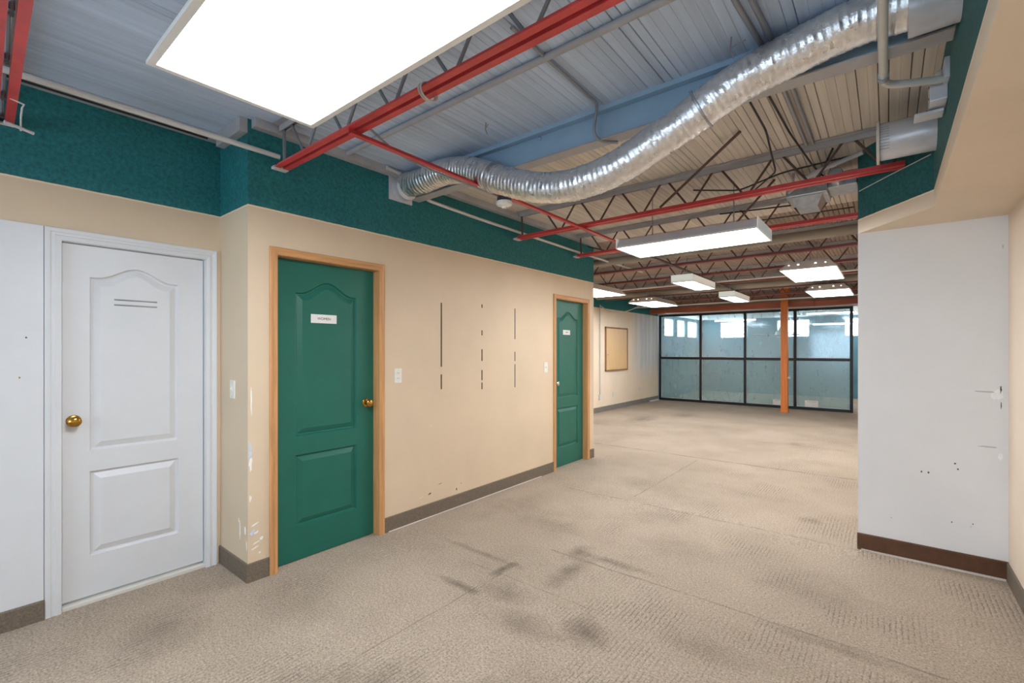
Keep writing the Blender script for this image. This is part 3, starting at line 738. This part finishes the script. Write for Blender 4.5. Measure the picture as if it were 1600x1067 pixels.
# ------------------------------------------------------------------ I-beam
ib = thing('steel_beam', (-1.4, 2.533, 2.70), 'blue-grey steel I-beam crossing the ceiling behind the silver duct', 'beam')
x0, x1 = XL-.01, .205
MB().box((x0, 2.486, 2.700), (x1, 2.580, 2.710), .002).build('bottom_flange', 'steel_grey', ib)
MB().box((x0, 2.528, 2.709), (x1, 2.538, 2.873), 0).build('web', 'steel_blue', ib)
MB().box((x0, 2.478, 2.872), (x1, 2.590, DECK+.002), .002).build('top_flange', 'steel_blue', ib)
MB().box((x0, 2.466, 2.862), (x1, 2.480, DECK+.001), .001).build('nailing_strip', 'steel_blue', ib)
MB().lathe((-1.80, 2.528, 2.855), (0, -1, 0), [(0, .012), (.008, .012), (.012, .006), (.03, .006)], 10).build('bolt', 'steel_blue', ib)

# ------------------------------------------------------------------ flexible foil duct
def P3(px, py, Y):       # a point of the room on the plane y = Y
    s_, c_ = math.sin(YAW), math.cos(YAW)
    d = Vector((-s_*F_PX+c_*(px-800), c_*F_PX+s_*(px-800), 546.59-py)); t = Y/d.y
    return Vector((d.x*t, Y, CAM_H+d.z*t))
cl = [P3(a, b_, Y) for a, b_, Y in [(622, 290, 2.40), (655, 284, 2.385), (695, 268, 2.385), (735, 266, 2.385), (785, 281, 2.385), (840, 292, 2.385), (895, 288, 2.385), (960, 263, 2.385), (1053, 202, 2.385), (1150, 131, 2.385), (1250, 77, 2.385), (1330, 37, 2.385), (1410, 9, 2.385), (1512, -24, 2.385)]]
cl[0].x = XL-.02; cl[-1].x = .23
path = bez(cl, 40)
# resample by length
acc = [0]
for a, b_ in zip(path, path[1:]): acc.append(acc[-1]+(b_-a).length)
Ltot = acc[-1]; N = int(Ltot/.0062); pts = []; k = 0
for i in range(N+1):
    d = Ltot*i/N
    while k < len(acc)-2 and acc[k+1] < d: k += 1
    t = (d-acc[k])/max(1e-6, acc[k+1]-acc[k]); pts.append(path[k].lerp(path[k+1], t))
dm = MB(); seg = 40; rings = []; ref = Vector((0, 0, 1))
for i, p_ in enumerate(pts):
    t = (pts[min(i+1, N)]-pts[max(i-1, 0)]).normalized(); u = (ref-t*ref.dot(t)).normalized(); ref = u; w_ = t.cross(u)
    d = Ltot*i/N; ph = (d/.031) % 1.0
    ridge_ = max(0, 1-abs(ph-.5)*5.0)        # narrow wire ribs with slack foil between
    stretched = max(.50, min(1.0, 1.5-d/1.6))
    rg = []
    for q in range(seg):
        a = 2*PI*q/seg; dirv = u*math.cos(a)+w_*math.sin(a)
        nn = mnoise.noise(Vector((d*24, math.cos(a)*3, math.sin(a)*3)))*.0042+mnoise.noise(Vector((d*60, math.cos(a)*7, math.sin(a)*7+9)))*.0010
        sag = 1-.04*math.cos(a)
        rg.append(p_+dirv*((.0915+.0075*ridge_*stretched+nn)*sag))
    rings.append(rg)
dm.add([q for rg in rings for q in rg], [(i*seg+q, i*seg+(q+1) % seg, (i+1)*seg+(q+1) % seg, (i+1)*seg+q) for i in range(len(rings)-1) for q in range(seg)])
dm.smooth = True
fd = thing('flexible_duct', (-1.4, 2.35, 2.6), 'long crinkled silver foil duct sagging across the ceiling', 'duct')
duct = dm.build('hose', 'foil', fd, fix=True)
for poly in duct.data.polygons: poly.use_smooth = True
# collar and plate where it leaves the wall
MB().box((XL-.002, 2.27, 2.655), (XL+.010, 2.50, 2.888), .002).build('wall_plate', 'galv_white', fd)
MB().lathe((XL+.008, 2.395, 2.762), (1, -.05, 0), [(0, .098), (.05, .098), (.055, .101), (.075, .101), (.08, .094)], 28).build('collar', 'galv_white', fd)
MB().lathe((.06, 2.385, 2.772), (1, 0, .02), [(0, .097), (.01, .099), (.03, .098), (.150, .098)], 28).build('collar', 'galv_white', fd)
for q in (0.31, .72):
    i = int(N*q); c0 = pts[i]; t = (pts[i+1]-pts[i-1]).normalized()
    pr_ = [(-.006, .1025), (-.004, .1055), (.004, .1055), (.006, .1025)]
    MB().lathe(c0, t, pr_, 30).build('strap', 'galv', fd)

# ------------------------------------------------------------------ round stub duct, conduit drop, bracket
sd = thing('stub_duct', (.08, 3.56, 2.58), 'short white-wrapped round duct stub sticking out of the bulkhead', 'duct')
MB().lathe((-.04, 3.555, 2.690), (1, 0, 0), [(0, .100), (.01, .106), (.253, .106)], 30).build('stub', 'galv_white', sd)
MB().lathe((-.052, 3.555, 2.690), (1, 0, 0), [(0, .085), (0, .125), (.014, .125), (.014, .100)], 30).build('flange', 'caulk', sd)
for k in range(9):
    a = math.radians(140+k*9)
    cc = Vector((-.015, 3.555+math.cos(a)*.1045, 2.690+math.sin(a-PI)*.1045*1))
    MB().box(cc-Vector((.022, .002, .002)), cc+Vector((.022, .002, .002))).build('crimp', 'galv', sd)
pd = thing('conduit_drop', (-.016, 2.6, 2.63), 'pale conduit running under the silver duct to a bracket on the bulkhead', 'conduit')
MB().tube(rounded([(-.010, 1.56, 2.88), (-.012, 1.58, 2.655), (-.016, 2.72, 2.655), (.19, 2.84, 2.665)], .07), .0165, 12).build('pipe', 'conduit_white', pd)
MB().lathe((-.015, 2.60, 2.655), (0, 1, 0), [(0, .016), (.002, .021), (.02, .021), (.022, .018), (.03, .018), (.032, .022), (.05, .022), (.052, .016)], 14).build('coupling', 'conduit', pd)
bk = thing('junction_bracket', (.20, 2.93, 2.58), 'battered white metal junction box on the teal bulkhead', 'bracket')
MB().box((.150, 2.87, 2.590), (.212, 2.99, 2.690), .004).build('box', 'galv_white', bk)
MB().box((.195, 2.80, 2.655), (.214, 2.98, 2.745), .003).build('back_plate', 'galv_white', bk)
MB().tube(rounded([(.18, 2.90, 2.69), (.185, 2.92, 2.735), (.205, 2.96, 2.745)], .02), .014, 10).build('elbow', 'conduit_white', bk)
for zz in (2.612, 2.665): MB().box((.148, 2.90, zz), (.151, 2.91, zz+.008)).build('screw', 'ink', bk)
MB().box((.10, 2.96, 2.572), (.205, 3.05, 2.584), .002).build('lip', 'galv_white', bk)

# galvanised duct boot hanging between two joists
gb = thing('duct_boot', (-.5, 4.45, 2.55), 'galvanised square duct boot hanging between red joists', 'duct')
MB().box((-.63, 4.24, 2.655), (-.36, 4.58, 2.745), .006).build('upper_box', 'galv', gb)
MB().add([(-.60, 4.28, 2.655), (-.39, 4.28, 2.655), (-.39, 4.56, 2.655), (-.60, 4.56, 2.655), (-.565, 4.32, 2.575), (-.425, 4.32, 2.575), (-.425, 4.52, 2.575), (-.565, 4.52, 2.575)],
    [(3, 2, 1, 0), (4, 5, 6, 7), (0, 1, 5, 4), (1, 2, 6, 5), (2, 3, 7, 6), (3, 0, 4, 7)]).build('tapered_boot', 'galv', gb)
MB().box((-.36, 4.30, 2.69), (-.175, 4.56, 2.80), .006).build('side_duct', 'galv', gb)
MB().lathe((-.30, 4.30, 2.745), (0, -1, 0), [(0, .05), (.02, .052), (.13, .05), (.14, .044)], 20).build('spigot', 'galv', gb)
for x in (-.60, -.39): MB().box((x-.008, 4.40, 2.74), (x+.008, 4.42, DECK+.002)).build('strap', 'galv', gb)

# ------------------------------------------------------------------ conduits, pipes and cables on the ceiling
def run(name, pts_, r, mat, label, cat, round_=.06, clips=()):
    o = MB().tube(rounded(pts_, round_), r, 10)
    if not clips: return o.build(name, mat, label=label, cat=cat)
    root = thing(name, pts_[0], label, cat); o.build('pipe', mat, root)
    for c0 in clips: MB().box(Vector(c0)-Vector((.022, .010, .012)), Vector(c0)+Vector((.022, .010, .020)), .002).build('clip', 'conduit', root)
    return root
run('ceiling_conduit', [(-3.09, 1.872, 2.872), (-2.5, 1.868, 2.872), (.205, 1.862, 2.872)], .017, 'steel_grey', 'grey conduit fixed across the blue-grey planks near the red joist', 'conduit', clips=[(-2.0, 1.868, 2.872), (-.9, 1.865, 2.872)])
run('wall_conduit', [(-3.062, -1.0, 2.70), (-3.064, .5, 2.70), (-3.068, 1.40, 2.70)], .016, 'conduit_white', 'white conduit running along the wall top above the white door', 'conduit')
run('wall_conduit', [(-3.03, 2.20, 2.868), (-3.04, 2.42, 2.855), (-3.045, 2.62, 2.722), (-3.045, 3.2, 2.705), (-3.05, 5.2, 2.685), (-3.03, 7.05, 2.685)], .014, 'conduit_white', 'white conduit running along the teal band above the beige wall', 'conduit', .05)
run('ceiling_conduit', [(-1.295, 1.60, 2.876), (-1.305, 2.40, 2.872), (-1.345, 2.455, 2.84), (-1.36, 2.455, 2.73), (-1.33, 2.50, 2.693), (-1.26, 2.57, 2.693)], .009, 'conduit', 'thin grey conduit bending down over the blue beam', 'conduit', .04)
run('ceiling_conduit', [(-.500, 1.3, 2.873), (-.485, 2.05, 2.873), (-.445, 2.62, 2.873), (-.44, 3.80, 2.873)], .012, 'conduit', 'grey conduit on the planks above the silver duct, the first of a pair', 'conduit')
run('ceiling_conduit', [(-.445, 1.3, 2.873), (-.432, 2.05, 2.873), (-.405, 2.62, 2.873), (-.40, 3.80, 2.873)], .012, 'conduit', 'grey conduit on the planks above the silver duct, nearer the bulkhead', 'conduit')
run('ceiling_cable', [(-.53, 2.60, 2.880), (-.50, 3.5, 2.870), (-.42, 4.0, 2.78), (-.34, 4.7, 2.80)], .006, 'cable', 'black cable strung over the galvanised duct boot', 'cable')
run('ceiling_cable', [(-1.35, 4.25, 2.875), (-.95, 4.15, 2.76), (-.62, 4.02, 2.79), (-.20, 4.12, 2.84)], .006, 'cable', 'black cable sagging between the red joists', 'cable')
run('ceiling_cable', [(-3.05, 5.35, 2.80), (-2.75, 5.40, 2.70), (-2.40, 5.30, 2.74), (-1.4, 5.5, 2.83), (-.25, 5.45, 2.80)], .006, 'cable', 'dark cable draped near the end of the beige wall', 'cable')
run('ceiling_pipe', [(XF, 5.96, 2.690), (-2.6, 5.95, 2.690), (XP0, 5.93, 2.690)], .055, 'pipe', 'thick pale pipe crossing just past the wall end', 'pipe')
run('ceiling_pipe', [(XF, 9.55, 2.655), (-2.6, 9.55, 2.655), (XP0, 9.55, 2.655)], .062, 'pipe', 'thick pale pipe crossing in front of the timber post', 'pipe')
run('ceiling_pipe', [(XF, 8.30, 2.600), (-2.6, 8.30, 2.600), (XP0, 8.30, 2.600)], .016, 'conduit_white', 'slim white pipe crossing the far room between the joists', 'pipe')
run('ceiling_pipe', [(XF, 11.6, 2.560), (-2.6, 11.6, 2.560), (XP0, 11.6, 2.560)], .018, 'conduit_white', 'slim white pipe crossing close to the timber beam', 'pipe')
run('ceiling_cable', [(XR+.074, -1.0, 2.838), (XR+.074, .4, 2.836), (XR+.074, 1.12, 2.836)], .006, 'cable', 'black cable tucked under the wall plate above the white door', 'cable')
run('ceiling_cable', [(-.62, 2.60, 2.882), (-.60, 3.3, 2.84), (-.66, 4.0, 2.80), (-.95, 4.6, 2.86)], .006, 'cable', 'black cable dropping beside the paired conduits towards the duct boot', 'cable')
run('ceiling_cable', [(-.30, 3.95, 2.86), (-.55, 4.75, 2.72), (-.80, 4.85, 2.76), (-1.30, 4.9, 2.80)], .007, 'cable', 'dark cable looped behind the galvanised duct boot', 'cable')
run('ceiling_conduit', [(-.13, 3.98, 2.80), (-.45, 4.10, 2.76), (-.60, 4.12, 2.66)], .016, 'steel_grey', 'grey conduit slanting from the chamfered bulkhead to the duct boot', 'conduit')
run('loose_wire', [(.200, 3.715, 2.612), (.02, 3.950, 2.606), (-.160, 4.205, 2.600)], .003, 'conduit_white', 'thin pale wire stretched across the slanted teal bulkhead', 'wire', .02)
# wire hooks left in the deck
for (c0, dz, lb) in [(Vector((-1.98, 2.19, DECK)), .075, 'bent grey wire hook hanging from the planks left of the conduit bend'), (Vector((-.56, 2.30, DECK)), .10, 'bent grey wire hook beside the paired conduits')]:
    o = thing('wire_hook', c0-Vector((0, 0, dz)), lb, 'hook', 'wire hooks in the deck')
    MB().tube([c0, c0-Vector((.005, 0, dz*.55)), c0-Vector((-.01, .0, dz))], .0035, 6).build('shank', 'conduit', o)
    MB().tube([c0-Vector((.005, 0, dz*.5)), c0-Vector((-.07, .06, dz*.75))], .0035, 6).build('prong', 'conduit', o)
# wire ring tied to the thick red joist
rg_ = thing('wire_ring', (-1.62, 1.40, 2.57), 'small white wire ring looped round the thick red joist', 'ring')
MB().tube([(-1.62, 1.395+.050*math.cos(a), 2.612+.035*math.sin(a)) for a in [2*PI*k/20 for k in range(21)]], .0045, 6).build('loop', 'conduit_white', rg_)
MB().tube([(-1.605, 1.395+.050*math.cos(a), 2.610+.038*math.sin(a)) for a in [2*PI*k/20 for k in range(21)]], .0045, 6).build('loop', 'conduit_white', rg_)
# white hanger tied to the red joist in the corner
hg = thing('wire_hanger', (-3.22, .25, 2.49), 'white wire with a small toggle bar hanging from the corner joist', 'hanger')
MB().tube([(-3.16, .215, 2.615), (-3.165, .262, 2.605), (-3.20, .258, 2.60), (-3.21, .255, 2.56)], .004, 6).build('wire', 'conduit_white', hg)
MB().tube([(-3.21, .255, 2.57), (-3.22, .255, 2.495)], .004, 6).build('wire', 'conduit_white', hg)
MB().tube([(-3.20, .20, 2.512), (-3.22, .255, 2.508), (-3.24, .30, 2.505)], .008, 8).build('toggle_bar', 'galv_white', hg)
# smoke detector
sm = thing('smoke_detector', (-2.205, 2.64, 2.49), 'white smoke detector with a dark base under the red bridging', 'smoke detector')
MB().lathe((-2.205, 2.64, 2.582), (0, 0, -1), [(0, .050), (.012, .054), (.036, .054), (.04, .050)], 24).build('base', 'navy', sm)
MB().lathe((-2.205, 2.64, 2.544), (0, 0, -1), [(0, .058), (.012, .061), (.026, .056), (.034, .035), (.038, .020), (.046, .018), (.048, .008)], 24).build('dome', 'housing', sm)

# ------------------------------------------------------------------ ceiling lights
def light(x0, x1, y0, y1, z, hh, flare, label, along, holes=False, hang=True, hmat='housing', rim=.022, endplates=False, lens='lens', pmat='acrylic', group='fluorescent ceiling lights'):
    cx, cy = (x0+x1)/2, (y0+y1)/2
    root = thing('ceiling_light', (cx, cy, z), label, 'ceiling light', group)
    fx, fy = (flare, flare)
    if endplates:
        if along == 'x': fx = 0
        else: fy = 0
    lo = [(x0, y0), (x1, y0), (x1, y1), (x0, y1)]
    hi = [(x0+fx, y0+fy), (x1-fx, y0+fy), (x1-fx, y1-fy), (x0+fx, y1-fy)]
    inn = [(x0+rim, y0+rim), (x1-rim, y0+rim), (x1-rim, y1-rim), (x0+rim, y1-rim)]
    ii = [(a+.004*(1 if a < cx else -1), b_+.004*(1 if b_ < cy else -1)) for a, b_ in inn]
    vs = [(a, b_, z+.012) for a, b_ in lo]+[(a, b_, z+hh) for a, b_ in hi]
    MB().add(vs, [(0, 1, 5, 4), (1, 2, 6, 5), (2, 3, 7, 6), (3, 0, 4, 7), (4, 5, 6, 7), (3, 2, 1, 0)]).build('housing', hmat, root)
    vs = [(a, b_, z) for a, b_ in lo]+[(a, b_, z) for a, b_ in inn]+[(a, b_, z+.013) for a, b_ in lo]+[(a, b_, z+.013) for a, b_ in inn]
    fs = []
    for i in range(4):
        j = (i+1) % 4
        fs += [(i, i+4, j+4, j), (i+8, j+8, j+12, i+12), (i, j, j+8, i+8), (i+4, i+12, j+12, j+4)]
    MB().add(vs, fs).build('frame', 'housing', root)
    MB().box((inn[0][0]-.001, inn[0][1]-.001, z+.004), (inn[2][0]+.001, inn[2][1]+.001, z+.010)).build('diffuser', lens, root)
    if endplates:
        if along == 'x':
            for q in (x0, x1-.006): MB().box((q, y0-.002, z-.004), (q+.006, y1+.002, z+hh+.006), .002).build('end_plate', pmat, root)
        else:
            for q in (y0, y1-.006): MB().box((x0-.002, q, z-.004), (x1+.002, q+.006, z+hh+.006), .002).build('end_plate', pmat, root)
    if holes:
        for k, t in enumerate((.10, .30, .66, .86)):
            f = .55; px_ = x0+fx*f+(x1-x0-2*fx*f)*t; py_ = y0+fy*f
            MB().lathe((px_, py_+.003, z+.012+(hh-.012)*f), (0, -hh, -fy*0.9-.02), [(0, .011 if k in (1, 2) else .008), (.006, .011 if k in (1, 2) else .008)], 14).build('lamp_hole', 'hole', root)
        for t in (.12, .5, .88):
            px_, py_ = x1-fx*.5, y0+(y1-y0)*t
    if hang:
        for q in ((.2, .8)):
            if along == 'x': p_ = (x0+(x1-x0)*q, cy)
            else: p_ = (cx, y0+(y1-y0)*q)
            MB().tube([(p_[0], p_[1], z+hh-.004), (p_[0], p_[1], DECK+.002)], .005, 6).build('hanger', 'conduit', root)
    return root
light(-2.020, -.790, .462, 1.072, 2.45, .085, .03, 'large bright ceiling panel light beside the thick red joist', 'x', rim=.024)
light(-1.985, -.785, 4.010, 4.575, 2.40, .085, .05, 'long bright wrap light hung below the joists in front of the far room', 'x', hmat='housing_grey', endplates=True, rim=.012)
light(-2.39, -2.09, 6.55, 7.62, 2.40, .10, .0, 'narrow boxy ceiling light hung lengthwise near the middle of the far room', 'y', rim=.010, endplates=True, hmat='acrylic', lens='lens_far')
light(-2.39, -2.12, 8.94, 10.08, 2.40, .10, .0, 'narrow boxy ceiling light hung in line behind the first narrow one', 'y', rim=.010, endplates=True, hmat='acrylic', lens='lens_far')
light(-1.02, -.445, 6.40, 7.61, 2.40, .105, .085, 'wide flared ceiling light with lit holes beside the white end wall', 'y', holes=True, rim=.012, lens='lens_far')
light(-1.05, -.455, 8.91, 10.02, 2.40, .105, .085, 'wide flared ceiling light with lit holes above the timber post side', 'y', holes=True, rim=.012, lens='lens_far')
light(-4.13, -3.54, 6.38, 7.55, 2.40, .105, .085, 'wide flared ceiling light half hidden by the end of the beige wall', 'y', holes=True, rim=.012, lens='lens_far')
light(-4.11, -3.52, 8.85, 10.10, 2.40, .105, .085, 'wide flared ceiling light with lit holes near the far teal band', 'y', holes=True, rim=.012, lens='lens_far')
